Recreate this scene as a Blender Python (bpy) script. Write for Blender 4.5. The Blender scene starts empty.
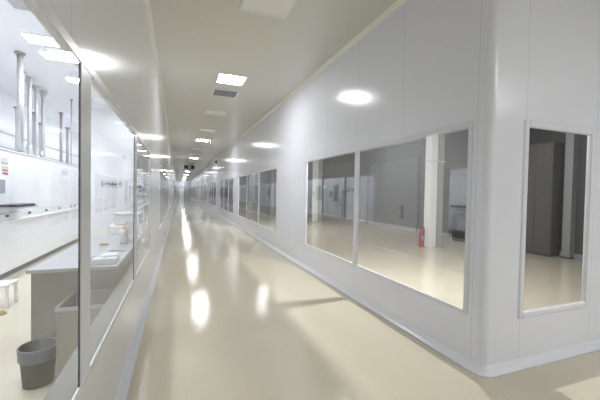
import bpy, bmesh, math, random
from mathutils import Vector, Matrix
random.seed(7)
C = bpy.context.scene.collection
PI = math.pi

# ---------------------------------------------------------------- dimensions
XL, XR = -0.39, 2.391          # corridor wall faces
YC = 1.93                      # face of the wall that turns right at the corner
YEND, YBACK = 75.0, -4.0
ZC = 3.742                     # corridor ceiling
ZL = 4.0                       # clean room (left) ceiling
LS, LT = 0.65, 2.03            # left glass bottom / top
RS, RT = 0.48, 2.11            # right glass bottom / top
CR = 0.075                     # corner radius
LX0 = -4.4                     # far wall of the left room
RX1 = 9.15                     # far wall of the right room

# ---------------------------------------------------------------- materials
def nt(name):
    m = bpy.data.materials.new(name); m.use_nodes = True
    t = m.node_tree
    return m, t, t.nodes['Principled BSDF']

def mat(name, col, rough=0.5, metal=0.0, spec=0.5, noise=0.0, nscale=6.0, bump=0.0, coat=0.0, alpha=1.0):
    m, t, b = nt(name)
    b.inputs['Base Color'].default_value = (*col, 1)
    b.inputs['Roughness'].default_value = rough
    b.inputs['Metallic'].default_value = metal
    b.inputs['Specular IOR Level'].default_value = spec
    b.inputs['Coat Weight'].default_value = coat
    b.inputs['Coat Roughness'].default_value = 0.08
    b.inputs['Alpha'].default_value = alpha
    if noise or bump:
        tc = t.nodes.new('ShaderNodeTexCoord')
        n = t.nodes.new('ShaderNodeTexNoise'); n.inputs['Scale'].default_value = nscale
        n.inputs['Detail'].default_value = 4
        t.links.new(tc.outputs['Object'], n.inputs['Vector'])
        if noise:
            r = t.nodes.new('ShaderNodeMix'); r.data_type = 'RGBA'
            r.inputs['A'].default_value = (*[c*(1-noise) for c in col], 1)
            r.inputs['B'].default_value = (*[min(1, c*(1+noise)) for c in col], 1)
            t.links.new(n.outputs['Fac'], r.inputs['Factor'])
            t.links.new(r.outputs['Result'], b.inputs['Base Color'])
        if bump:
            bp = t.nodes.new('ShaderNodeBump'); bp.inputs['Strength'].default_value = bump
            bp.inputs['Distance'].default_value = 0.01
            t.links.new(n.outputs['Fac'], bp.inputs['Height'])
            t.links.new(bp.outputs['Normal'], b.inputs['Normal'])
    return m

def panel_mat(name, col, rough, axis, pitch, off, seam=0.80, width=0.006, spec=0.5, bump=0.03):
    """sandwich panels with thin vertical joints"""
    m, t, b = nt(name)
    b.inputs['Roughness'].default_value = rough
    b.inputs['Specular IOR Level'].default_value = spec
    g = t.nodes.new('ShaderNodeNewGeometry')
    s = t.nodes.new('ShaderNodeSeparateXYZ'); t.links.new(g.outputs['Position'], s.inputs[0])
    def M(op, a, v):
        k = t.nodes.new('ShaderNodeMath'); k.operation = op
        t.links.new(a, k.inputs[0]); k.inputs[1].default_value = v
        return k.outputs[0]
    a = M('SUBTRACT', s.outputs[axis], off)
    a = M('DIVIDE', a, pitch)
    a = M('FRACT', a, 0)
    a = M('SUBTRACT', a, 0.5)
    a = M('ABSOLUTE', a, 0)
    a = M('GREATER_THAN', a, 0.5 - width/2/pitch)
    mx = t.nodes.new('ShaderNodeMix'); mx.data_type = 'RGBA'
    mx.inputs['A'].default_value = (*col, 1)
    mx.inputs['B'].default_value = (*[c*seam for c in col], 1)
    t.links.new(a, mx.inputs['Factor'])
    t.links.new(mx.outputs['Result'], b.inputs['Base Color'])
    n = t.nodes.new('ShaderNodeTexNoise'); n.inputs['Scale'].default_value = 1.3
    t.links.new(g.outputs['Position'], n.inputs['Vector'])
    bp = t.nodes.new('ShaderNodeBump'); bp.inputs['Strength'].default_value = bump
    bp.inputs['Distance'].default_value = 0.05
    t.links.new(n.outputs['Fac'], bp.inputs['Height'])
    t.links.new(bp.outputs['Normal'], b.inputs['Normal'])
    return m

def glass_mat(name, tint, f0=0.04, sides=1.0):
    m = bpy.data.materials.new(name); m.use_nodes = True
    t = m.node_tree; t.nodes.clear()
    out = t.nodes.new('ShaderNodeOutputMaterial')
    tr = t.nodes.new('ShaderNodeBsdfTransparent'); tr.inputs[0].default_value = (*tint, 1)
    gl = t.nodes.new('ShaderNodeBsdfGlossy'); gl.inputs['Roughness'].default_value = 0.01
    gl.inputs['Color'].default_value = (0.95, 0.96, 0.97, 1)
    lw = t.nodes.new('ShaderNodeLayerWeight'); lw.inputs['Blend'].default_value = 0.5
    def M(op, a, b):
        k = t.nodes.new('ShaderNodeMath'); k.operation = op
        for i, v in enumerate((a, b)):
            if isinstance(v, float): k.inputs[i].default_value = v
            else: t.links.new(v, k.inputs[i])
        return k.outputs[0]
    F = M('ADD', M('MULTIPLY', M('POWER', lw.outputs['Facing'], 5.0), 1.0 - f0), f0)
    F2 = M('DIVIDE', M('MULTIPLY', F, 1.0 + sides), M('ADD', M('MULTIPLY', F, sides), 1.0))
    mx = t.nodes.new('ShaderNodeMixShader')
    t.links.new(F2, mx.inputs[0]); t.links.new(tr.outputs[0], mx.inputs[1]); t.links.new(gl.outputs[0], mx.inputs[2])
    t.links.new(mx.outputs[0], out.inputs['Surface'])
    return m

def emit_mat(name, col, strength):
    m, t, b = nt(name)
    b.inputs['Base Color'].default_value = (0.9, 0.9, 0.9, 1)
    b.inputs['Emission Color'].default_value = (*col, 1)
    b.inputs['Emission Strength'].default_value = strength
    return m

def floor_mat():
    m, t, b = nt('beige_epoxy')
    g = t.nodes.new('ShaderNodeNewGeometry')
    n = t.nodes.new('ShaderNodeTexNoise'); n.inputs['Scale'].default_value = 0.7; n.inputs['Detail'].default_value = 5
    t.links.new(g.outputs['Position'], n.inputs['Vector'])
    mx = t.nodes.new('ShaderNodeMix'); mx.data_type = 'RGBA'
    mx.inputs['A'].default_value = (*FLOOR_A, 1); mx.inputs['B'].default_value = (*FLOOR_B, 1)
    t.links.new(n.outputs['Fac'], mx.inputs['Factor'])
    t.links.new(mx.outputs['Result'], b.inputs['Base Color'])
    b.inputs['Roughness'].default_value = 0.04
    b.inputs['Specular IOR Level'].default_value = 0.5
    n2 = t.nodes.new('ShaderNodeTexNoise'); n2.inputs['Scale'].default_value = 45; n2.inputs['Detail'].default_value = 3
    t.links.new(g.outputs['Position'], n2.inputs['Vector'])
    bp = t.nodes.new('ShaderNodeBump'); bp.inputs['Strength'].default_value = 0.06; bp.inputs['Distance'].default_value = 0.02
    t.links.new(n2.outputs['Fac'], bp.inputs['Height']); t.links.new(bp.outputs['Normal'], b.inputs['Normal'])
    return m

FLOOR_A, FLOOR_B = (0.57, 0.525, 0.41), (0.62, 0.57, 0.455)
M_floor = floor_mat()
M_wallR = panel_mat('white_panel_right', (0.77, 0.79, 0.86), 0.16, 1, 1.0, 0.05)
M_wallL = panel_mat('white_panel_left', (0.75, 0.76, 0.79), 0.15, 1, 1.18, 0.3)
M_corner = mat('white_corner', (0.78, 0.80, 0.87), 0.2)
M_wallF = panel_mat('white_panel_front', (0.79, 0.81, 0.88), 0.25, 0, 1.0, 2.82)
M_ceil = panel_mat('cream_ceiling_panel', (0.64, 0.63, 0.565), 0.24, 1, 1.15, 0.2, seam=0.97)
M_white = mat('white_enamel', (0.79, 0.80, 0.84), 0.25)
M_frame = mat('white_frame_paint', (0.70, 0.715, 0.76), 0.3)
M_cove = mat('white_cove', (0.78, 0.80, 0.86), 0.25)
M_cream = mat('cream_trim', (0.80, 0.78, 0.70), 0.35)
M_gasket = mat('grey_gasket', (0.16, 0.17, 0.19), 0.5)
M_roomwall = mat('clean_room_white', (0.88, 0.89, 0.92), 0.25)
M_darkwall = mat('grey_panel_wall', (0.095, 0.096, 0.10), 0.5, noise=0.05, nscale=1.0)
M_darkdoor = mat('grey_door_panel', (0.125, 0.127, 0.132), 0.45)
M_ledge_shade = mat('ledge_shade', (0.085, 0.085, 0.08), 0.4)
M_dark = mat('charcoal_plastic', (0.04, 0.042, 0.05), 0.5)
M_black = mat('black_plastic', (0.02, 0.02, 0.024), 0.4)
M_steel = mat('brushed_stainless', (0.29, 0.285, 0.265), 0.3, metal=0.7, noise=0.04, nscale=8)
M_steel_top = mat('stainless_top', (0.42, 0.43, 0.45), 0.3, metal=0.5)
M_pipe = mat('bright_stainless_pipe', (0.50, 0.50, 0.50), 0.35, metal=0.6)
M_clear = mat('milky_plastic', (0.85, 0.87, 0.90), 0.2, alpha=0.7)
M_bag = mat('clear_bag', (0.6, 0.62, 0.64), 0.15, alpha=0.16)
M_bin = mat('dark_grey_bin', (0.018, 0.019, 0.022), 0.5)
M_liner = mat('grey_bin_liner', (0.12, 0.14, 0.175), 0.35, bump=0.3, nscale=30)
M_suit = mat('white_suit_fabric', (0.66, 0.67, 0.70), 0.7, bump=0.15, nscale=18)
M_skin = mat('skin', (0.40, 0.24, 0.17), 0.5)
M_hair = mat('dark_visor', (0.02, 0.02, 0.025), 0.3)
M_carton = mat('tan_cardboard', (0.62, 0.50, 0.34), 0.8, noise=0.08, nscale=10)
M_yellow = mat('yellow_plastic', (0.75, 0.55, 0.16), 0.4)
M_red = mat('red_enamel', (0.32, 0.02, 0.025), 0.35)
M_grey = mat('mid_grey', (0.36, 0.37, 0.39), 0.4)
M_lgrey = mat('light_grey', (0.58, 0.60, 0.62), 0.4)
M_cas = mat('grey_casing', (0.34, 0.34, 0.33), 0.4)
M_cupb = mat('cupboard_grey', (0.13, 0.125, 0.12), 0.45)
M_col = mat('white_column_paint', (0.76, 0.77, 0.77), 0.4)
M_screen = mat('grey_screen', (0.35, 0.38, 0.40), 0.2)
M_text = mat('dark_lettering', (0.015, 0.015, 0.02), 0.6)
M_orange = mat('amber_sticker', (0.72, 0.55, 0.22), 0.5)
M_maroon = mat('maroon_sticker', (0.40, 0.12, 0.12), 0.5)
M_tan = mat('tan_sole', (0.50, 0.40, 0.25), 0.6)
M_blue = mat('blue_sign', (0.10, 0.16, 0.30), 0.4)
M_lit = emit_mat('lit_diffuser', (0.97, 0.985, 1.0), 50)
M_litL = emit_mat('lit_diffuser_bright', (0.93, 0.96, 1.0), 35)
M_litR = emit_mat('lit_diffuser_warm', (1.0, 0.985, 0.95), 34)
M_litW = emit_mat('lit_diffuser_strong', (1.0, 0.985, 0.95), 3000)
M_off = mat('unlit_diffuser', (0.82, 0.81, 0.77), 0.4)
M_green = emit_mat('green_indicator', (0.05, 0.8, 0.45), 2.5)
M_glassL = glass_mat('clear_glass_left', (0.95, 0.965, 0.97), 0.03, 0.0)
M_glassR = glass_mat('clear_glass_right', (0.82, 0.83, 0.84), 0.12)

M_glassF = glass_mat('tinted_glass_front', (0.60, 0.60, 0.60), 0.07)
# ---------------------------------------------------------------- mesh helpers
def box(bm, x0, x1, y0, y1, z0, z1):
    v = [bm.verts.new(p) for p in ((x0,y0,z0),(x1,y0,z0),(x1,y1,z0),(x0,y1,z0),(x0,y0,z1),(x1,y0,z1),(x1,y1,z1),(x0,y1,z1))]
    for f in ((3,2,1,0),(4,5,6,7),(0,1,5,4),(1,2,6,5),(2,3,7,6),(3,0,4,7)):
        bm.faces.new([v[i] for i in f])

def tube(bm, p0, p1, r0, r1=None, n=16, caps=True):
    p0, p1 = Vector(p0), Vector(p1); r1 = r0 if r1 is None else r1
    d = (p1-p0).normalized()
    a = d.orthogonal().normalized(); b = d.cross(a)
    A = [bm.verts.new(p0+(a*math.cos(2*PI*i/n)+b*math.sin(2*PI*i/n))*r0) for i in range(n)]
    B = [bm.verts.new(p1+(a*math.cos(2*PI*i/n)+b*math.sin(2*PI*i/n))*r1) for i in range(n)]
    for i in range(n):
        bm.faces.new((A[i], A[(i+1)%n], B[(i+1)%n], B[i]))
    if caps:
        bm.faces.new(A[::-1]); bm.faces.new(B)

def lathe(bm, prof, c=(0,0,0), n=24, sx=1.0, sy=1.0):
    """revolve (r,z) points about the z axis through c"""
    rings = []
    for r, z in prof:
        if r < 1e-5:
            rings.append([bm.verts.new((c[0], c[1], c[2]+z))])
        else:
            rings.append([bm.verts.new((c[0]+sx*r*math.cos(2*PI*i/n), c[1]+sy*r*math.sin(2*PI*i/n), c[2]+z)) for i in range(n)])
    for A, B in zip(rings[:-1], rings[1:]):
        for i in range(n):
            j = (i+1) % n
            if len(A) == 1 and len(B) == 1: continue
            if len(A) == 1: bm.faces.new((A[0], B[j], B[i]))
            elif len(B) == 1: bm.faces.new((A[i], A[j], B[0]))
            else: bm.faces.new((A[i], A[j], B[j], B[i]))

def sweep(bm, path, prof):
    """path: list of ((x,y),(nx,ny)); prof: (out, z) points; one strip"""
    rows = [[bm.verts.new((p[0]+n[0]*o, p[1]+n[1]*o, z)) for o, z in prof] for p, n in path]
    for A, B in zip(rows[:-1], rows[1:]):
        for i in range(len(prof)-1):
            bm.faces.new((A[i], B[i], B[i+1], A[i+1]))
    bm.faces.new(rows[0]); bm.faces.new(rows[-1][::-1])

def obj(name, bm, m, parent=None, bevel=0.0, smooth=False, loc=None, seg=2, kind=None):
    bmesh.ops.recalc_face_normals(bm, faces=bm.faces)
    me = bpy.data.meshes.new(name); bm.to_mesh(me); bm.free()
    me.materials.append(m)
    o = bpy.data.objects.new(name, me); C.objects.link(o)
    if loc is not None: o.location = loc
    if parent is not None: o.parent = parent
    if smooth:
        for p in me.polygons: p.use_smooth = True
    if bevel:
        b = o.modifiers.new('bevel', 'BEVEL'); b.width = bevel; b.segments = seg; b.limit_method = 'ANGLE'
        b.angle_limit = 0.6
        b.harden_normals = False
    if kind: o['kind'] = kind
    return o

def nb(): return bmesh.new()

def boxes(name, lst, m, parent=None, bevel=0.0, **k):
    bm = nb()
    for b in lst: box(bm, *b)
    return obj(name, bm, m, parent, bevel, **k)

def lathed(name, prof, m, parent=None, c=(0,0,0), n=24, **k):
    bm = nb(); lathe(bm, prof, c, n)
    return obj(name, bm, m, parent, smooth=True, **k)

def tag(o, label, cat, group=None):
    o['label'] = label; o['category'] = cat
    if group: o['group'] = group
    return o

def thing(name, label, cat, loc=(0,0,0), rz=0.0, group=None):
    o = bpy.data.objects.new(name, None); C.objects.link(o)
    o.empty_display_size = 0.1
    o.location = loc; o.rotation_euler = (0, 0, rz)
    return tag(o, label, cat, group)

def struct(name, lst, m, bevel=0.0, **k):
    return boxes(name, lst, m, bevel=bevel, kind='structure', **k)

def dup(root, loc, label=None, group=None, rz=None):
    r = root.copy(); C.objects.link(r); r.location = loc
    if rz is not None: r.rotation_euler = (0, 0, rz)
    if label: r['label'] = label
    if group: r['group'] = group
    for ch in list(root.children):
        c = ch.copy(); C.objects.link(c); c.parent = r
        for g in list(ch.children):
            d = g.copy(); C.objects.link(d); d.parent = c
    return r

# ---------------------------------------------------------------- window bands
RG = [[(2.14, 3.97), (4.09, 5.975)], [(8.07, 9.97), (10.11, 11.88), (12.0, 13.72)]]
y = 15.1
while y < 70:
    RG.append([(y, y+1.6), (y+1.72, y+3.32), (y+3.44, y+5.04)]); y += 7.6
LG = [[(-1.92, -0.18), (-0.02, 1.60), (1.765, 3.37), (3.555, 5.09)]]
y = 7.77
while y < 68:
    LG.append([(y, y+1.63), (y+1.77, y+3.4), (y+3.54, y+5.17), (y+5.31, y+6.94)]); y += 9.3

def wall_boxes(x0, x1, groups, zs, zt, ztop, y0, y1):
    L = []; y = y0
    for g in groups:
        a, b = g[0][0], g[-1][1]
        L.append((x0, x1, y, a, 0, ztop))
        L.append((x0, x1, a, b, 0, zs)); L.append((x0, x1, a, b, zt, ztop))
        for (p, q), (r_, s) in zip(g[:-1], g[1:]): pass
        y = b
    L.append((x0, x1, y, y1, 0, ztop))
    return L

# ---------------------------------------------------------------- shell
struct('floor', [(LX0-0.2, RX1+0.2, YBACK-0.2, YEND+0.2, -0.2, 0.0)], M_floor)
struct('ceiling', [(XL-0.10, XR+0.12, YBACK, YEND, ZC, ZC+0.1), (XR+0.12, RX1, YBACK, YC+0.06, ZC, ZC+0.1)], M_ceil)
wl = struct('wall_left', wall_boxes(XL-0.03, XL, LG, LS, LT, ZL, YBACK, YEND), M_wallL)
wr = wall_boxes(XR, XR+0.03, RG, RS, RT, ZC, YC+CR, YEND)
struct('wall_right', wr, M_wallR)
struct('wall_front', [(XR+CR, 2.84, YC, YC+0.03, 0, ZC), (2.84, 3.732, YC, YC+0.03, 0, RS),
                      (2.84, 3.732, YC, YC+0.03, RT, ZC), (3.732, RX1, YC, YC+0.03, 0, ZC)], M_wallF)
# rounded corner of the wall
bm = nb(); n = 14
prof = [(XR+CR-CR*math.cos(a), YC+CR-CR*math.sin(a)) for a in [PI/2*i/n for i in range(n+1)]]
lo = [bm.verts.new((x, yy, 0)) for x, yy in prof]; hi = [bm.verts.new((x, yy, ZC)) for x, yy in prof]
for i in range(n): bm.faces.new((lo[i], lo[i+1], hi[i+1], hi[i]))
o = obj('trim_1', bm, M_corner, kind='structure', smooth=True)
struct('wall_end', [(XL-0.1, XR+0.1, YEND, YEND+0.1, 0, ZC)], M_lgrey)
struct('wall_back', [(LX0, RX1, YBACK-0.1, YBACK, 0, ZL)], M_wallF)
struct('wall_outer', [(RX1, RX1+0.1, YBACK, YEND, 0, ZL)], M_darkwall)
struct('wall_far_right', [(XR+0.1, RX1, 46.0, 46.1, 0, ZC)], M_darkwall)
struct('wall_clean_room', [(LX0-0.1, LX0, YBACK, YEND, 0, ZL)], M_roomwall)
struct('wall_far_left', [(LX0, XL-0.1, 34.0, 34.1, 0, ZL)], M_roomwall)
struct('ceiling_clean_room', [(LX0, XL-0.10, YBACK, YEND, ZL, ZL+0.1)], M_roomwall)
struct('ceiling_grey_room', [(XR+0.10, RX1, YC+0.08, YEND, ZC, ZC+0.1)], M_lgrey)

struct('trim_5', [(XL-.11, XL-.0065, g[0][0], g[-1][1], LS-.03, LS+.002) for g in LG], M_ledge_shade)  # dark strip along the inner sill, its shade put into the colour
# coved skirtings
cov = [(0.0, 0.0), (0.055, 0.0), (0.052, 0.01), (0.034, 0.018), (0.017, 0.036), (0.008, 0.06), (0.0, 0.068)]
def baseboard(name, path, m=M_cove):
    bm = nb(); sweep(bm, path, cov)
    o = obj(name, bm, m, kind='structure')
    for p in o.data.polygons: p.use_smooth = len(p.vertices) == 4
baseboard('baseboard_left', [((XL, YBACK+0.01), (1, 0)), ((XL, YEND-0.01), (1, 0))])
arc = [((XR+CR-CR*math.cos(a), YC+CR-CR*math.sin(a)), (-math.cos(a), -math.sin(a))) for a in [PI/2*i/10 for i in range(11)]]
baseboard('baseboard_right', [((XR, YEND-0.01), (-1, 0))] + arc + [((RX1-0.01, YC), (0, -1))])
# ceiling coves
ccov = [(0.0, ZC-0.055), (0.05, ZC-0.001), (0.0, ZC-0.001)]
bm = nb(); sweep(bm, [((XR, YEND-0.01), (-1, 0)), ((XR, YC+CR), (-1, 0))], ccov); obj('trim_2', bm, M_cream, kind='structure')
bm = nb(); sweep(bm, [((XL, YBACK+.01), (1, 0)), ((XL, YEND-0.01), (1, 0))], ccov); obj('trim_3', bm, M_cream, kind='structure')

# ---------------------------------------------------------------- windows
wn = [0]
def pane_y(name, x, y0, y1, z0, z1, m, parent):
    bm = nb(); v = [bm.verts.new(p) for p in ((x,y0,z0),(x,y1,z0),(x,y1,z1),(x,y0,z1))]; bm.faces.new(v)
    return obj(name, bm, m, parent)
def window_y(groups, xf, sgn, zs, zt, fw, depth, mf, mg, gx, gasket=False, back=0.099):
    """xf: corridor face of the wall, sgn: direction into the corridor"""
    for g in groups:
        wn[0] += 1
        t = bpy.data.objects.new('window_%d' % wn[0], None); C.objects.link(t); t['kind'] = 'structure'
        a, b = g[0][0], g[-1][1]
        t.location = (0, 0, 0)
        xa, xb = sorted((xf + sgn*depth, xf - sgn*back))
        e = 0.001
        L = [(xa, xb, a-fw, a+e, zs-fw*.6, zt+fw), (xa, xb, b-e, b+fw, zs-fw*.6, zt+fw),
             (xa, xb, a+e, b-e, zs-fw*.6, zs+e), (xa, xb, a+e, b-e, zt-e, zt+fw)]
        boxes('window_frame', L, mf, t, bevel=0.003)
        for (p, q), (r_, s) in zip(g[:-1], g[1:]):
            boxes('mullion', [(xa, xb, q, r_, zs+e, zt-e)], mf, t, bevel=0.004)
            if gasket:
                boxes('gasket', [(xf-sgn*0.004, xf+sgn*.002, q-0.007, q, zs+e, zt-e)], M_gasket, t)
        for p, q in g:
            pane_y('pane', gx, p, q, zs, zt, mg, t)
window_y(LG, XL, 1, LS, LT, 0.045, 0.004, M_frame, M_glassL, XL-0.001, True, 0.006)
window_y(RG, XR, -1, RS, RT, 0.045, 0.006, M_frame, M_glassR, XR+0.006, False, 0.012)
# front window
wn[0] += 1
t = bpy.data.objects.new('window_%d' % wn[0], None); C.objects.link(t); t['kind'] = 'structure'
f0, f1 = 2.84, 3.732
A, B = YC-.02, YC+.03
boxes('window_frame', [(f0-.05, f0+.004, A, B, RS-.05, RT+.06), (f1-.004, f1+.05, A, B, RS-.05, RT+.06),
      (f0+.004, f1-.004, A, B, RS-.05, RS+.004), (f0+.004, f1-.004, A, B, RT-.004, RT+.06)], M_white, t, bevel=.016, seg=3)
bm = nb(); v = [bm.verts.new(p) for p in ((f0,YC+.006,RS),(f1,YC+.006,RS),(f1,YC+.006,RT),(f0,YC+.006,RT))]; bm.faces.new(v)
obj('pane', bm, M_glassF, t)

# far end doors
for k, (x0, x1, zt, m) in enumerate(((0.05, 1.12, 2.1, M_white), (1.22, 2.33, 3.2, M_grey))):
    t = bpy.data.objects.new('door_%d' % (k+1), None); C.objects.link(t); t['kind'] = 'structure'
    boxes('door_leaf', [(x0, x1, YEND-.05, YEND, 0.0, zt)], m, t, bevel=.01)
    boxes('door_frame', [(x0-.05, x0, YEND-.07, YEND, 0, zt), (x1, x1+.05, YEND-.07, YEND, 0, zt), (x0-.05, x1+.05, YEND-.07, YEND, zt, zt+.05)], M_dark if k == 0 else M_grey, t)
    boxes('door_handle', [(x1-.14, x1-.1, YEND-.1, YEND-.05, .95, 1.2)], M_steel, t, bevel=.01)

# ---------------------------------------------------------------- ceiling lights
def light_unit(name, sx, sy, md, label, cat, loc, group, drop=0.006):
    t = thing(name, label, cat, loc, 0, group)
    w = 0.028
    boxes('light_frame', [(-sx/2-w, -sx/2, -sy/2-w, sy/2+w, -drop-.006, -.0005), (sx/2, sx/2+w, -sy/2-w, sy/2+w, -drop-.006, -.0005),
                    (-sx/2, sx/2, -sy/2-w, -sy/2, -drop-.006, -.0005), (-sx/2, sx/2, sy/2, sy/2+w, -drop-.006, -.0005)], M_white, t, bevel=.002)
    bm = nb(); v = [bm.verts.new(p) for p in ((-sx/2,-sy/2,-drop),(sx/2,-sy/2,-drop),(sx/2,sy/2,-drop),(-sx/2,sy/2,-drop))]
    bm.faces.new(v[::-1])
    f = obj('light_diffuser', bm, md, t)
    return t
LXC = 0.967
lit0 = off0 = None
ordw = ['nearest', 'second nearest', 'third nearest', 'fourth nearest', 'fifth nearest', 'sixth nearest', 'seventh nearest', 'eighth nearest', 'ninth nearest']
li = 0
for k in range(0, 9):
    yy = 6.58 + 8.4*k
    if yy > 74: break
    lab = ('lit square ceiling light panel behind the viewer in the corridor' if k < 0 else
           'glowing square ceiling light, %s lit one along the corridor' % ordw[li])
    if k >= 0: li += 1
    if lit0 is None: lit0 = light_unit('ceiling_light', .50, .50, M_lit, lab, 'ceiling light', (LXC, yy, ZC), 'lit corridor ceiling lights')
    else: dup(lit0, (LXC, yy, ZC), lab)
offs = [(3.73, 'large unlit white ceiling panel cut by the top of the photo'),
        (9.5, 'unlit pale ceiling panel just beyond the grey air grille'),
        (12.3, 'unlit pale ceiling panel, second beyond the grey air grille'),
        (18.0, 'unlit pale ceiling panel, first beyond the second nearest lit light'),
        (20.6, 'unlit pale ceiling panel, second beyond the second nearest lit light'),
        (26.3, 'unlit pale ceiling panel between the third and fourth nearest lit lights')]
for yy, lab in offs:
    if off0 is None: off0 = light_unit('ceiling_light', .53, .5, M_off, lab, 'ceiling light', (LXC, yy, ZC), 'unlit corridor ceiling panels', drop=0.012)
    else: dup(off0, (LXC, yy, ZC), lab)
for x, yy, lab in ((3.3, -1.7, 'added unseen square ceiling light nearest in the side corridor right of the viewer'), (4.9, -1.9, 'second added unseen square ceiling light in the side corridor right of the viewer'), (6.9, -1.9, 'third added unseen square ceiling light in the side corridor right of the viewer')):
    dup(lit0, (x, yy, ZC), lab)  # unseen lamps, added to brighten the front wall
# air grille
t = thing('air_vent', 'grey slatted air grille in the cream ceiling behind the nearest lit light', 'vent', (LXC+.01, 7.54, ZC))
sx, sy, w = .50, .48, .03
boxes('vent_frame', [(-sx/2-w, -sx/2, -sy/2-w, sy/2+w, -.014, 0), (sx/2, sx/2+w, -sy/2-w, sy/2+w, -.014, 0),
                     (-sx/2, sx/2, -sy/2-w, -sy/2, -.014, 0), (-sx/2, sx/2, sy/2, sy/2+w, -.014, 0)], M_white, t, bevel=.003)
boxes('vent_backing', [(-sx/2, sx/2, -sy/2, sy/2, -.004, -.001)], M_grey, t)
boxes('vent_slats', [(-sx/2, sx/2, -sy/2+.02+i*.03, -sy/2+.03+i*.03, -.012, -.004) for i in range(15)], M_grey, t)
# hanging signs / detectors
t = thing('hanging_sign', 'thin dark sign plate hanging edge-on from the corridor ceiling beside the second lit light', 'sign', (1.25, 13.95, ZC))
boxes('sign_plate', [(-.012, .012, -.2, .2, -.26, -.04)], M_dark, t, bevel=.004)
for a in (-.12, .108): boxes('hanger', [(-.006, .006, a, a+.012, -.04, 0)], M_lgrey, t)
t = thing('hanging_sign', 'small dark and white sign box hanging across the far corridor ceiling', 'sign', (0.86, 29.6, ZC))
boxes('sign_plate', [(-.42, .42, -.03, .03, -.36, -.06)], M_dark, t, bevel=.01)
boxes('sign_face', [(-.12, .14, -.036, -.031, -.32, -.10)], M_lgrey, t)
for a in (-.3, .28): boxes('hanger', [(a, a+.02, -.01, .01, -.06, 0)], M_lgrey, t)
t = thing('wall_sensor', 'small dark box fixed high on the right corridor wall', 'sensor', (XR, 22.3, 3.45))
boxes('sensor_body', [(-.1, -.001, -.07, .07, -.1, .1)], M_dark, t, bevel=.01)

# ---------------------------------------------------------------- left clean room lights
ll0 = None
rows = []
for i, yy in enumerate((1.6, 2.5, 3.4, 4.3)): rows.append((-2.2, yy, 'bright ceiling light panel at the near end of the left clean room'))
vis = {6.7: 'nearest bright ceiling light seen through the left glass', 7.42: 'second bright ceiling light seen through the left glass',
       8.85: 'third bright ceiling light seen through the left glass, by the window post'}
for yy in (6.7, 7.42, 8.85): rows.append((-2.2, yy, vis[yy]))
for yy in (13.2, 15.4, 17.6, 20, 23, 26, 29, 32): rows.append((-2.2, yy, 'bright ceiling light panel farther along the left clean room'))
for yy in (0.5, 3.0, 5.5, 8.0, 9.4, 10.8, 12.2, 13.6, 15, 17, 19, 22, 26, 30): rows.append((-1.15, yy, 'added unseen fill light panel of the left clean room close to the glass wall'))  # added fill lamps, hidden from view above the glass
for x, yy, lab in rows:
    if ll0 is None: ll0 = light_unit('ceiling_light', .42, .36, M_litL, lab, 'ceiling light', (x, yy, ZL), 'clean room ceiling lights')
    else: dup(ll0, (x, yy, ZL), lab)
t = thing('air_vent', 'grey slotted air grille at the top of the left clean room', 'vent', (-2.05, 5.5, ZL))
boxes('vent_frame', [(-.13, .16, -.18, .2, -.01, 0)], M_white, t, bevel=.003)
boxes('vent_slats', [(-.11, .14, -.15+i*.04, -.13+i*.04, -.014, -.01) for i in range(8)], M_grey, t)

# right room lights
lr0 = None
for x, yy in [(4.0, 15.5), (4.1, 28.0), (7.3, 5.0), (7.3, 12.0), (7.3, 20.0), (7.3, 29.0), (7.3, 39.0)]:
    lab = 'lit ceiling panel of the grey room right of the corridor'
    if lr0 is None: lr0 = light_unit('ceiling_light', .45, .45, M_litR, lab, 'ceiling light', (x, yy, ZC), 'grey room ceiling lights')
    else: dup(lr0, (x, yy, ZC), lab)
lw0 = None
for x, yy in [(3.3, 4.05), (3.3, 12.4)]:
    lab = 'small strong ceiling lamp of the grey room close behind the right corridor wall'
    if lw0 is None: lw0 = light_unit('ceiling_light', .14, .14, M_litW, lab, 'ceiling light', (x, yy, ZC), 'grey room lamps by the windows')
    else: dup(lw0, (x, yy, ZC), lab)

# ---------------------------------------------------------------- right room contents
col0 = None
for yy, lab in ((7.35, 'nearer white column seen through the large right window, extinguisher at its foot'),
                (15.75, 'farther white column seen through the left half of the right window'),
                (24.15, 'distant white column deep in the grey room'), (32.55, 'most distant white column deep in the grey room')):
    if col0 is None:
        col0 = thing('column', lab, 'column', (6.92, yy, 0), 0, 'white columns of the grey room')
        boxes('shaft', [(-.22, .02, -.12, .12, 0, ZC-.001)], M_col, col0, bevel=.012)
        boxes('side_casing', [(.09, .27, -.10, .10, 0, ZC-.001)], M_cas, col0, bevel=.012)
        boxes('web', [(.02, .09, -.06, .06, 0, ZC-.001)], M_grey, col0)
        boxes('band', [(-.245, .275, -.125, .125, 2.45, 2.48)], M_lgrey, col0)
    else: dup(col0, (6.92, yy, 0), lab)
t = thing('fire_extinguisher', 'red fire extinguisher standing on the floor beside the nearer white column', 'fire extinguisher', (6.56, 7.38, 0))
lathed('cylinder', [(0,0),(.065,0),(.075,.015),(.075,.42),(.06,.48),(.03,.51),(.025,.53),(0,.53)], M_red, t)
boxes('valve', [(-.02,.02,-.02,.02,.53,.57)], M_black, t, bevel=.004)
boxes('lever', [(-.015,.015,-.09,.03,.57,.585), (-.015,.015,-.09,.03,.60,.612)], M_red, t, bevel=.003)
bm = nb()
pts = [Vector(p) for p in ((0,-.02,.55),(0,-.08,.56),(0,-.11,.5),(0,-.1,.35),(0,-.09,.2))]
for a, b in zip(pts[:-1], pts[1:]): tube(bm, a, b, .012, n=8)
obj('hose', bm, M_black, t, smooth=True)
boxes('instruction_plate', [(-.04,.04,-.078,-.07,.2,.34)], M_lgrey, t)

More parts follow.
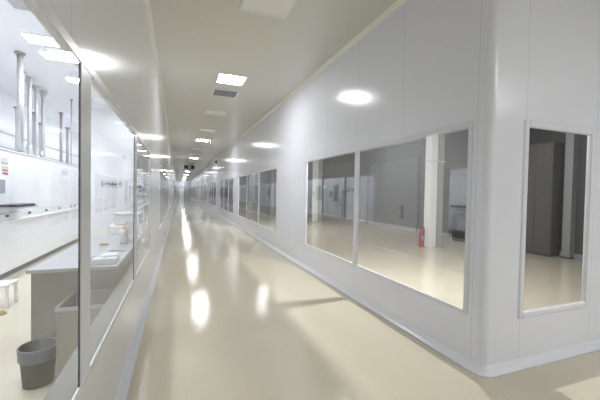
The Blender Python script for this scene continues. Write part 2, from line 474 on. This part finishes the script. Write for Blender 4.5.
t = thing('wall_cabinet', 'dark upright box on the grey back wall of the right room', 'cabinet', (RX1, 11.5, 0))
boxes('cabinet_body', [(-.12, 0, -.08, .08, .46, 1.02)], M_black, t, bevel=.012)
boxes('cabinet_door', [(-.13, -.12, -.07, .07, .48, 1.0)], M_dark, t, bevel=.004)
boxes('cabinet_handle', [(-.142, -.13, .03, .05, .68, .8)], M_grey, t)
# wall panel joints / big door on the grey wall
t = bpy.data.objects.new('door_3', None); C.objects.link(t); t['kind'] = 'structure'
boxes('door_leaf', [(RX1-.03, RX1, 10.6, 14.2, .02, 3.0)], M_darkdoor, t, bevel=.006)
boxes('door_frame', [(RX1-.05, RX1, 10.5, 10.6, 0, 3.1), (RX1-.05, RX1, 14.2, 14.3, 0, 3.1), (RX1-.05, RX1, 10.6, 14.2, 3.0, 3.1)], M_darkwall, t)
# partition and grilles on the grey wall
struct('trim_4', [(RX1-.04, RX1, YC+.1, 46, .0, .12)], M_grey)
t = thing('low_cabinet', 'dark low cabinet against the grey wall, right part of the large window', 'cabinet', (RX1-.3, 7.9, 0))
boxes('cabinet_body', [(-.25, .25, -.35, .35, .06, .95)], M_dark, t, bevel=.01)
boxes('cabinet_door', [(-.262, -.25, -.33, -.01, .09, .92)], M_black, t, bevel=.003)
boxes('cabinet_door', [(-.262, -.25, .01, .33, .09, .92)], M_black, t, bevel=.003)
boxes('plinth', [(-.23, .25, -.33, .33, 0, .06)], M_black, t)
# opposite the front window: added blocks standing in for reflections in its glass
t = thing('reflection_cupboard', 'tall mid-grey cupboard added in place of a reflection in the far right window', 'cupboard', (RX1-.22, 5.68, 0))
boxes('cupboard_body', [(-.2, .22, -.40, .40, .06, 2.88)], M_cupb, t, bevel=.01)
for a in (-.38, .01): boxes('cupboard_door', [(-.215, -.2, a, a+.37, .1, 2.83)], M_cupb, t, bevel=.004)
boxes('plinth', [(-.18, .22, -.39, .39, 0, .06)], M_dark, t)
t = thing('reflection_duct', 'pale vertical duct added in place of a reflection in the far right window', 'duct', (RX1-.1, 5.06, 0))  # added shaft imitating a pale strip reflected in the glass
boxes('duct_shaft', [(-.1, .1, -.09, .09, 0.04, ZC-.002)], M_grey, t, bevel=.01)
boxes('duct_foot', [(-.12, .1, -.11, .11, 0, .04)], M_dark, t)

# ---------------------------------------------------------------- left clean room: machine
t = thing('wet_bench', 'long white process machine with a row of black buttons behind the left glass', 'machine', (-2.62, 2.0, 0))
L_ = 9.6
boxes('upper_cabinet', [(-1.15, 0, 0, L_, 1.075, 2.09)], M_roomwall, t, bevel=.015)
boxes('top_rail', [(-1.17, .015, -.01, L_+.01, 2.09, 2.115)], M_white, t, bevel=.006)
boxes('button_strip', [(-1.15, .012, 0, L_, .963, 1.072)], M_roomwall, t, bevel=.003)
boxes('ledge', [(-1.15, .035, 0, L_, .925, .962)], M_roomwall, t, bevel=.01)
boxes('lower_cabinet', [(-1.15, -.01, 0, L_, .10, .922)], M_roomwall, t, bevel=.01)
boxes('kick_plate', [(-1.1, -.05, .01, L_-.01, 0, .10)], M_gasket, t)
for yy in (3.6, 4.1, 4.9, 5.7, 6.565, 7.41, 8.22, 9.02, 9.86, 10.2, 10.63):
    b = boxes('button', [(.012, .022, yy-2-.05, yy-2+.05, 1.008, 1.052)], M_black, t, bevel=.004)
boxes('control_screen', [(0, .02, 3.75, 4.5, 1.40, 1.62)], M_screen, t, bevel=.006)
for i, (m, z0, z1, y0, y1) in enumerate(((M_lgrey, 1.90, 1.975, 4.42, 4.63), (M_grey, 1.865, 1.895, 4.42, 4.63), (M_orange, 1.80, 1.835, 4.44, 4.63), (M_maroon, 1.755, 1.785, 4.44, 4.63), (M_maroon, 1.70, 1.735, 4.46, 4.63))):
    boxes('sticker', [(0, .004, y0, y1, z0, z1)], m, t)
boxes('notice_plate', [(0, .006, 7.25, 7.68, 1.83, 1.94)], M_lgrey, t, bevel=.002)
tr = boxes('keyboard_tray', [(0, .28, 4.2, 5.0, 1.165, 1.185)], M_grey, t, bevel=.005)
boxes('keyboard', [(.03, .26, 4.25, 4.95, 1.185, 1.225)], M_black, tr, bevel=.004)

# pipes on the machine
def pipe(x, yy, r, label, style, m=None, top=ZL):
    m = m or M_pipe
    o = thing('exhaust_pipe', label, 'pipe', (x, yy, 2.115), 0, 'exhaust pipes rising from the white machine')
    h = top - 2.115
    if style == 'flange':
        lathed('pipe_shaft', [(0,0),(r,0),(r,h),(0,h)], m, o, n=20)
        lathed('pipe_flange', [(r,h-.035),(r*1.7,h-.035),(r*1.7,h-.001),(r,h-.001)], M_steel, o, n=20)
        lathed('pipe_foot', [(r,0),(r*1.8,0),(r*1.8,.03),(r*1.1,.05),(r,.05)], M_steel, o, n=20)
    elif style == 'funnel':
        lathed('pipe_shaft', [(r,.32),(r,h-.22),(r*.95,h-.2)], m, o, n=20)
        lathed('pipe_funnel', [(r*.97,h-.24),(r*1.2,h-.16),(r*2.1,h-.02),(r*2.1,h-.001),(0,h-.001)], m, o, n=20)
        lathed('pipe_foot', [(r*2.1,0),(r*2.0,.1),(r*1.35,.3),(r*1.35,.36),(r,.36)], m, o, n=20)
    elif style == 'thin':
        lathed('pipe_shaft', [(0,0),(r,0),(r,h),(0,h)], m, o, n=12)
        lathed('pipe_flange', [(r,h-.05),(r*2.5,h-.02),(r*2.5,h-.001),(r,h-.001)], M_steel, o, n=12)
    return o
pipe(-2.78, 7.5, .048, 'thick steel pipe with top flange, nearest and leftmost on the machine', 'flange')
pipe(-3.2, 8.72, .042, 'steel funnel-topped pipe right behind the thick steel pipe, left of its pair', 'funnel')
pipe(-3.2, 9.10, .042, 'steel funnel-topped pipe right behind the thick steel pipe, right of its pair', 'funnel')
pipe(-3.3, 9.78, .038, 'pale pipe left of the middle funnel pair', 'funnel')
pipe(-3.3, 10.2, .042, 'pale pipe right of the middle funnel pair', 'funnel')
pipe(-3.25, 11.38, .036, 'steel pipe with flange fourth cluster along the machine', 'flange', top=3.72)
pipe(-3.1, 11.42, .036, 'short steel pipe standing by the fourth cluster', 'flange', top=3.3)
pipe(-2.85, 10.82, .014, 'thin pole reaching the ceiling near the glass post', 'thin')
for i, (yy, z) in enumerate(((3.0, 2.95), (2.9, 2.7))):
    pass
pipe(-3.6, 10.55, .05, 'wide pale pipe behind the middle funnel pair, nearer the left', 'flange', M_lgrey, top=3.5)
pipe(-3.6, 10.95, .04, 'wide pale pipe behind the middle funnel pair, nearer the right', 'flange', M_lgrey, top=3.3)
pipe(-3.5, 9.3, .04, 'pale pipe with flange between the two funnel pairs', 'flange', M_lgrey, top=3.35)
# long white rails on the back wall
for i, z in enumerate((2.55, 2.95)):
    struct('trim_%d' % (6+i), [(LX0, LX0+.08, 2.5, 20, z, z+.09)], M_white, bevel=.02)
# gauge on machine top
t = thing('pressure_gauge', 'small round gauge on top of the machine between the pipes', 'gauge', (-2.74, 8.35, 2.115))
lathed('gauge_stem', [(0,0),(.012,0),(.012,.06),(0,.06)], M_steel, t, n=10)
bm = nb(); tube(bm, (-.02,0,.12), (.02,0,.12), .06, n=20); obj('gauge_dial', bm, M_grey, t)
bm = nb(); tube(bm, (.02,0,.12), (.024,0,.12), .045, n=20); obj('gauge_face', bm, M_white, t)

# white cross wall with a sign, beyond the machine
PY = 11.63
struct('wall_partition', [(-2.62, -1.30, PY, PY+.1, 0, ZL)], M_roomwall)
s = thing('bay_sign', 'white lettered bay sign on the white cross wall behind the left glass', 'sign', (-1.98, PY, 1.66))
sp = boxes('sign_plate', [(-.27, .27, -.016, -.002, -.09, .09)], M_white, s, bevel=.002)
boxes('sign_border', [(-.29, .29, -.01, -.0005, -.11, .11)], M_lgrey, s)
for word, wx in (('CXS', -.165), ('-', -.03), ('Bay 8', .125)):
    cu = bpy.data.curves.new('sign_text', 'FONT'); cu.body = word; cu.size = .13; cu.offset = .003; cu.align_x = 'CENTER'; cu.align_y = 'CENTER'
    to = bpy.data.objects.new('sign_text', cu); C.objects.link(to)
    bpy.context.view_layer.update()
    me = bpy.data.meshes.new_from_object(to.evaluated_get(bpy.context.evaluated_depsgraph_get()))
    bpy.data.objects.remove(to)
    lt = bpy.data.objects.new('lettering', me); C.objects.link(lt); me.materials.clear(); me.materials.append(M_text)
    lt.parent = s; lt.location = (wx, -.0175, 0); lt.rotation_euler = (PI/2, 0, 0)

# signal towers with green lamps
sg = None
for (x, yy, lab) in ((-2.5, 12.9, 'slim signal tower with green lamp, nearer one in the left clean room'), (-2.3, 15.2, 'slim signal tower with green lamp, farther one in the left clean room')):
    if sg is None:
        sg = thing('signal_tower', lab, 'signal light', (x, yy, 0), 0, 'signal towers')
        lathed('pole', [(0,0),(.12,0),(.12,.02),(.03,.03),(.03,1.75),(0,1.75)], M_lgrey, sg, n=12)
        lathed('lamp', [(.035,1.75),(.045,1.76),(.045,1.84),(.03,1.85),(0,1.85)], M_green, sg, n=14)
    else: dup(sg, (x, yy, 0), lab)
# dark process towers at the far side of the left room
eq = None
for i, yy in enumerate((14.0, 16.2, 18.4, 20.6, 23.5, 26.5)):
    lab = 'tall white process tower with dark window, %s in its row left of the corridor' % ('first','second','third','fourth','fifth','sixth')[i]
    if eq is None:
        eq = thing('process_tower', lab, 'machine', (-3.1, yy, 0), 0, 'process towers')
        boxes('tower_body', [(-.7, .7, -.9, .9, .1, 2.3)], M_roomwall, eq, bevel=.02)
        boxes('plinth', [(-.66, .66, -.86, .86, 0, .1)], M_dark, eq)
        boxes('tower_window', [(.7, .712, -.6, .3, 1.1, 1.9)], M_screen, eq, bevel=.004)
        boxes('tower_screen', [(.7, .715, .45, .75, 1.3, 1.6)], M_screen, eq, bevel=.004)
    else: dup(eq, (-3.1, yy, 0), lab)

# ---------------------------------------------------------------- stainless bench and things on it
BY0, BY1, BX0, BX1, BZ = 3.35, 5.55, -1.17, -0.535, 0.80
t = thing('steel_bench', 'stainless steel workbench with side panels behind the left glass', 'bench', (0, 0, 0))
boxes('bench_top', [(BX0-.03, BX1+.02, BY0-.02, BY1, BZ-.032, BZ)], M_steel_top, t, bevel=.005)
boxes('end_panel', [(BX0, BX1, BY0, BY0+.02, .02, BZ-.033)], M_steel, t, bevel=.003)
boxes('back_panel', [(BX1-.02, BX1, BY0+.021, BY1-.02, .06, BZ-.033)], M_steel, t)
boxes('front_panel', [(BX0, BX0+.02, BY0+.021, BY1-.02, .06, BZ-.033)], M_steel, t)
for sx_, sy_ in ((BX0+.03, BY0+.05), (BX1-.05, BY0+.05), (BX0+.03, BY1-.06), (BX1-.05, BY1-.06)):
    boxes('foot', [(sx_-.015, sx_+.015, sy_-.015, sy_+.015, 0, .06)], M_dark, t)

# open steel waste box in front of bench
t = thing('steel_waste_box', 'open-topped stainless waste box standing in front of the workbench', 'waste box', (0, 0, 0))
tx0, tx1, ty0, ty1, tz = -.845, -.515, 2.86, 3.30, .60
boxes('box_shell', [(tx0, tx1, ty0, ty0+.012, .012, tz), (tx0, tx1, ty1-.012, ty1, .012, tz), (tx0, tx0+.012, ty0+.012, ty1-.012, .012, tz), (tx1-.012, tx1, ty0+.012, ty1-.012, .012, tz), (tx0, tx1, ty0, ty1, .012, .024)], M_steel, t, bevel=.003)
boxes('rim', [(tx0-.006, tx1+.006, ty0-.008, ty0, tz-.025, tz+.004), (tx0-.006, tx0, ty0, ty1, tz-.025, tz+.004), (tx1, tx1+.006, ty0, ty1, tz-.025, tz+.004)], M_steel_top, t, bevel=.002)
boxes('base_strip', [(tx0+.005, tx1-.005, ty0+.005, ty1-.005, 0, .012)], M_dark, t)
# crumpled clear bag liner
bm = nb()
nx, ny = 14, 14
grid = []
for i in range(nx+1):
    row = []
    for j in range(ny+1):
        u_, v_ = i/nx, j/ny
        e = max(abs(u_-.5), abs(v_-.5))*2
        z = tz - .14 + .15*e**3 + random.uniform(-.018, .018)
        row.append(bm.verts.new((tx0+.014+(tx1-tx0-.028)*u_, ty0+.014+(ty1-ty0-.028)*v_, z)))
    grid.append(row)
for i in range(nx):
    for j in range(ny): bm.faces.new((grid[i][j], grid[i+1][j], grid[i+1][j+1], grid[i][j+1]))
tag(obj('plastic_bag', bm, M_bag, smooth=True), 'crumpled clear plastic bag lining the steel waste box', 'bag')

# round waste bin
t = thing('waste_bin', 'round dark grey waste bin with a paler liner folded over its rim', 'bin', (-.995, 2.985, 0))
lathed('bin_body', [(0,0.003),(.092,0.003),(.096,.0),(.118,.285),(.122,.29),(.114,.29),(.09,.012),(0,.012)], M_bin, t, n=40)
ln = lathed('bin_liner', [(.1,.12),(.117,.290),(.122,.297),(.128,.293),(.126,.26),(.1235,.2),(.1185,.195)], M_liner, t, n=40)

# stool and shoe at far left
t = thing('step_stool', 'low white step stool cut by the left edge of the photo', 'stool', (-2.16, 5.0, 0))
boxes('stool_top', [(-.22, .2, -.05, .25, .265, .29)], M_white, t, bevel=.006)
for a, b in ((-.2, -.03), (.16, -.03), (-.2, .21), (.16, .21)):
    boxes('leg', [(a, a+.03, b, b+.03, 0, .265)], M_white, t, bevel=.003)
t = thing('shoe', 'tan shoe on the floor at the left edge of the photo', 'shoe', (-1.98, 4.72, 0), .4)
bm = nb(); lathe(bm, [(0,.0),(.045,.0),(.045,.012),(0,.012)], n=20, sx=2.2); obj('sole', bm, M_tan, t)
bm = nb(); lathe(bm, [(.043,.012),(.042,.03),(.034,.05),(.02,.06),(0,.062)], n=20, sx=2.1); obj('upper', bm, M_tan, t, smooth=True)

# tray of packs on the bench
t = thing('instrument_tray', 'shallow clear tray of packs on the near corner of the workbench', 'tray', (-.655, 3.5, BZ))
boxes('tray_body', [(-.11, .11, -.10, .10, 0, .012), (-.11, .11, -.10, -.094, .012, .05), (-.11, .11, .094, .10, .012, .05), (-.11, -.104, -.094, .094, .012, .05), (.104, .11, -.094, .094, .012, .05)], M_clear, t, bevel=.002)
boxes('pack', [(-.095, -.01, -.085, .085, .012, .042)], M_lgrey, t, bevel=.004)
boxes('pack', [(.005, .095, -.085, .085, .012, .038)], M_clear, t, bevel=.004)
bm = nb()
for k in range(3):
    a = k*.006; box(bm, -.10+a, .07-a, -.13, .13, k*.006, k*.006+.005)
tag(obj('paper_stack', bm, M_white, loc=(-.66, 3.83, BZ)), 'flat stack of white papers behind the clear tray on the workbench', 'papers')
t = thing('folded_wipes', 'grey folded wipes lying on the workbench beside the papers', 'cloth', (-.62, 4.12, BZ))
boxes('wipe_fold', [(-.11, .08, -.07, .07, 0, .012)], M_lgrey, t, bevel=.005)
boxes('wipe_fold', [(-.09, .07, -.06, .05, .012, .022)], M_grey, t, bevel=.004)
t = thing('pump_bottle', 'white bottle with yellow pump spray head on the workbench', 'bottle', (-.655, 4.66, BZ))
lathed('bottle_body', [(0,0),(.043,0),(.047,.01),(.047,.15),(.04,.175),(.018,.19),(.018,.2),(0,.2)], M_white, t)
lathed('pump_collar', [(.02,.19),(.022,.195),(.022,.215),(.008,.218),(.008,.24),(0,.24)], M_yellow, t, n=14)
boxes('pump_nozzle', [(-.055,.02,-.012,.012,.24,.258)], M_yellow, t, bevel=.004)
t = thing('lidded_jar', 'white lidded jar beside the pump bottle', 'jar', (-.565, 4.78, BZ))
lathed('jar_body', [(0,0),(.036,0),(.038,.006),(.038,.10),(0,.10)], M_white, t)
lathed('lid', [(.042,.10),(.042,.122),(.038,.126),(0,.126)], M_lgrey, t)
t = thing('pen_tray', 'tiny amber holder lying on the far part of the workbench', 'holder', (-.86, 4.6, BZ))
boxes('holder_body', [(-.05,.05,-.03,.03,0,.018)], M_orange, t, bevel=.004)
boxes('holder_slot', [(-.04,.04,-.02,.02,.018,.022)], M_tan, t)
# bottles farther on
b0 = None
for i, (x, yy, lab) in enumerate(((-.62, 5.12, 'clear milky bottle on the far end of the workbench, nearest of three'), (-.70, 5.27, 'clear milky bottle on the far end of the workbench, middle of three'), (-.60, 5.42, 'clear milky bottle on the far end of the workbench, farthest of three'))):
    if b0 is None:
        b0 = thing('lab_bottle', lab, 'bottle', (x, yy, BZ), 0, 'bottles on the bench end')
        lathed('bottle_body', [(0,0),(.045,0),(.048,.01),(.048,.16),(.02,.2),(.02,.22),(0,.22)], M_clear, b0)
        lathed('cap', [(.023,.215),(.023,.245),(0,.245)], M_lgrey, b0, n=16)
    else: dup(b0, (x, yy, BZ), lab)
# carton beyond the bench
t = thing('cardboard_box', 'tan cardboard box beyond the workbench, just above the window sill', 'box', (-.70, 6.25, 0))
boxes('carton_body', [(-.16, .16, -.2, .2, 0, .60)], M_carton, t, bevel=.004)
boxes('flap', [(-.16, .16, -.2, -.005, .60, .606), (-.16, .16, .005, .2, .60, .606)], M_carton, t)
boxes('tape', [(-.035, .035, -.202, .2, .606, .608), (-.035, .035, -.204, -.2005, .42, .608)], M_orange, t)
t = thing('drawer_cart', 'white drawer cart beyond the cardboard box with a tote on top', 'cart', (-.95, 7.4, 0))
boxes('cart_body', [(-.3, .3, -.4, .4, .1, .80)], M_white, t, bevel=.012)
for z in (.13, .36, .58):
    d = boxes('drawer', [(-.28, .28, -.412, -.4, z, z+.2)], M_white, t, bevel=.004)
    boxes('drawer_handle', [(-.1, .1, -.43, -.412, z+.14, z+.155)], M_lgrey, d, bevel=.003)
for a, b in ((-.25,-.35),(.25,-.35),(-.25,.35),(.25,.35)):
    bm = nb(); tube(bm, (a-.02,b,.05), (a+.02,b,.05), .05, n=14); obj('caster', bm, M_grey, t)
t = thing('tote_box', 'white lidded tote standing on the drawer cart', 'box', (-.95, 7.4, .80))
boxes('tote_body', [(-.22, .22, -.3, .3, 0, .2)], M_white, t, bevel=.015)
boxes('lid', [(-.24, .24, -.32, .32, .2, .225)], M_lgrey, t, bevel=.008)

# ---------------------------------------------------------------- person in white suit
def skin_mesh(name, chains, m, parent, root=0, sub=2):
    """chains: list of vertex dicts; verts [(co, r)], edges"""
    verts, edges = chains
    me = bpy.data.meshes.new(name); me.from_pydata([v[0] for v in verts], edges, [])
    o = bpy.data.objects.new(name, me); C.objects.link(o)
    s = o.modifiers.new('skin', 'SKIN'); s.use_smooth_shade = True
    for i, v in enumerate(verts):
        sv = me.skin_vertices[0].data[i]
        sv.radius = v[1] if isinstance(v[1], tuple) else (v[1], v[1])
        sv.use_root = (i == root)
    ss = o.modifiers.new('sub', 'SUBSURF'); ss.levels = sub; ss.render_levels = sub
    bpy.context.view_layer.update()
    ev = o.evaluated_get(bpy.context.evaluated_depsgraph_get())
    me2 = bpy.data.meshes.new_from_object(ev)
    bpy.data.objects.remove(o)
    for p in me2.polygons: p.use_smooth = True
    me2.materials.clear(); me2.materials.append(m)
    o2 = bpy.data.objects.new(name, me2); C.objects.link(o2); o2.parent = parent
    return o2

per = thing('person', 'person in a white hooded clean suit standing beyond the workbench behind the left glass', 'person', (-1.06, 10.8, 0), 0)
# local axes: faces -y ; x to its left/right
V = []; Ed = []
def add(co, r, p=None):
    V.append((co, r)); i = len(V)-1
    if p is not None: Ed.append((p, i))
    return i
pel = add((0, .01, .90), (.145, .105))
ab = add((0, .0, 1.06), (.13, .095), pel)
ch = add((0, .0, 1.24), (.15, .10), ab)
sh = add((0, .015, 1.37), (.085, .07), ch)
nk = add((0, .005, 1.44), (.055, .055), sh)
hd = add((0, -.01, 1.53), (.07, .085), nk)
hd2 = add((0, -.008, 1.60), (.062, .075), hd)
hands = []
for s in (-1, 1):
    hp = add((s*.09, .0, .83), .092, pel)
    kn = add((s*.105, -.015 if s < 0 else -.05, .47), .062, hp)
    an = add((s*.11, .02 if s < 0 else -.02, .09), .045, kn)
    add((s*.12, -.12 if s < 0 else -.16, .04), (.042, .03), an)
    so = add((s*.17, .01, 1.35), .062, sh)
    el = add((s*.235, -.0, 1.09), .048, so)
    wr_ = add((s*.20, -.2, .99), .034, el)
    hands.append((s, wr_))
body = skin_mesh('body', (V, Ed), M_suit, per)
for s in (-1, 1):
    HV = []; HE = []
    def ha(co, r, p=None):
        HV.append((co, r)); i = len(HV)-1
        if p is not None: HE.append((p, i))
        return i
    w0 = ha((s*.20, -.2, .99), (.026, .02)); pm = ha((s*.19, -.255, .972), (.036, .016), w0)
    for k, (dx, ln_) in enumerate(((-.027, .055), (-.009, .065), (.009, .06), (.027, .048))):
        a = ha((s*.19+dx, -.285, .968), .0095, pm)
        b = ha((s*.19+dx*1.15, -.285-ln_*.6, .957), .0085, a)
        ha((s*.19+dx*1.15, -.285-ln_, .938), .0075, b)
    th = ha((s*.19-s*.038, -.25, .962), .011, w0); ha((s*.19-s*.052, -.285, .95), .009, th)
    skin_mesh('glove', (HV, HE), M_suit, per, sub=1)
# face, mask, goggles, hood
bm = nb(); bmesh.ops.create_uvsphere(bm, u_segments=24, v_segments=16, radius=1)
for v in bm.verts:
    c = v.co
    x, yy, z = c.x*.072, c.y*.085, c.z*.105
    if yy < 0 and abs(z) < .02 and abs(x) < .03: yy -= .004
    if z < -.03: x *= .86
    v.co = (x, yy-.028, z+1.56)
face = obj('face', bm, M_skin, per, smooth=True)
bm = nb(); tube(bm, (0, -.11, 1.562), (0, -.132, 1.54), .011, .014, n=10); obj('nose', bm, M_skin, face, smooth=True)
for s in (-1, 1):
    bm = nb(); bmesh.ops.create_uvsphere(bm, u_segments=12, v_segments=8, radius=.013); bmesh.ops.translate(bm, verts=bm.verts, vec=(s*.03, -.103, 1.578)); obj('eye', bm, M_white, face, smooth=True)
boxes('goggles', [(-.068, .068, -.128, -.09, 1.558, 1.602)], M_hair, per, bevel=.012, seg=3)
bm = nb(); bmesh.ops.create_uvsphere(bm, u_segments=20, v_segments=12, radius=1)
for v in bm.verts: v.co = (v.co.x*.06, v.co.y*.045-.085, v.co.z*.042+1.512)
obj('mask', bm, M_suit, per, smooth=True)
bm = nb(); bmesh.ops.create_uvsphere(bm, u_segments=28, v_segments=18, radius=1)
for v in bm.verts:
    c = v.co.copy(); v.co = (c.x*.095, c.y*.105-.004, c.z*.125+1.575)
kill = [f for f in bm.faces if f.calc_center_median().y < -.055 and 1.47 < f.calc_center_median().z < 1.632 and abs(f.calc_center_median().x) < .062]
bmesh.ops.delete(bm, geom=kill, context='FACES')
obj('hood', bm, M_suit, per, smooth=True)
lathed('hood_skirt', [(.085, 1.47), (.10, 1.42), (.15, 1.37), (.16, 1.345)], M_suit, per, n=24)
for s in (-1, 1):
    bm = nb(); lathe(bm, [(0,0),(.048,0),(.052,.02),(.04,.06),(.0,.085)], c=(0,0,0), n=18, sy=2.3)
    bmesh.ops.translate(bm, verts=bm.verts, vec=(s*.115, -.05 if s < 0 else -.09, 0)); obj('boot', bm, M_suit, per, smooth=True)
per.rotation_euler = (0, 0, -.55)

# ---------------------------------------------------------------- world, camera
w = bpy.data.worlds.new('World'); bpy.context.scene.world = w; w.use_nodes = True
w.node_tree.nodes['Background'].inputs[0].default_value = (0.8, 0.85, 0.9, 1)
w.node_tree.nodes['Background'].inputs[1].default_value = 0.05

cam = bpy.data.cameras.new('camera'); co = bpy.data.objects.new('camera', cam); C.objects.link(co)
f_px, yaw, pit, rol = 321.1, 0.36193, 0.02315, 0.01871
fwd = Vector((math.sin(yaw)*math.cos(pit), math.cos(yaw)*math.cos(pit), -math.sin(pit)))
rt = Vector((math.cos(yaw), -math.sin(yaw), 0)); up = rt.cross(fwd)
r2 = rt*math.cos(rol) + up*math.sin(rol); u2 = -rt*math.sin(rol) + up*math.cos(rol)
co.matrix_world = Matrix(((r2.x, u2.x, -fwd.x, 0), (r2.y, u2.y, -fwd.y, 0), (r2.z, u2.z, -fwd.z, 1.5), (0, 0, 0, 1)))
cam.sensor_width = 36; cam.lens = f_px/600*36; cam.clip_start = 0.02; cam.clip_end = 300
sc = bpy.context.scene
sc.camera = co
sc.view_settings.view_transform = 'Standard'
sc.view_settings.look = 'None'
sc.view_settings.exposure = 0.42
sc.cycles.max_bounces = 16; sc.cycles.diffuse_bounces = 8; sc.cycles.glossy_bounces = 6
sc.cycles.transparent_max_bounces = 24
sc.cycles.caustics_reflective = False
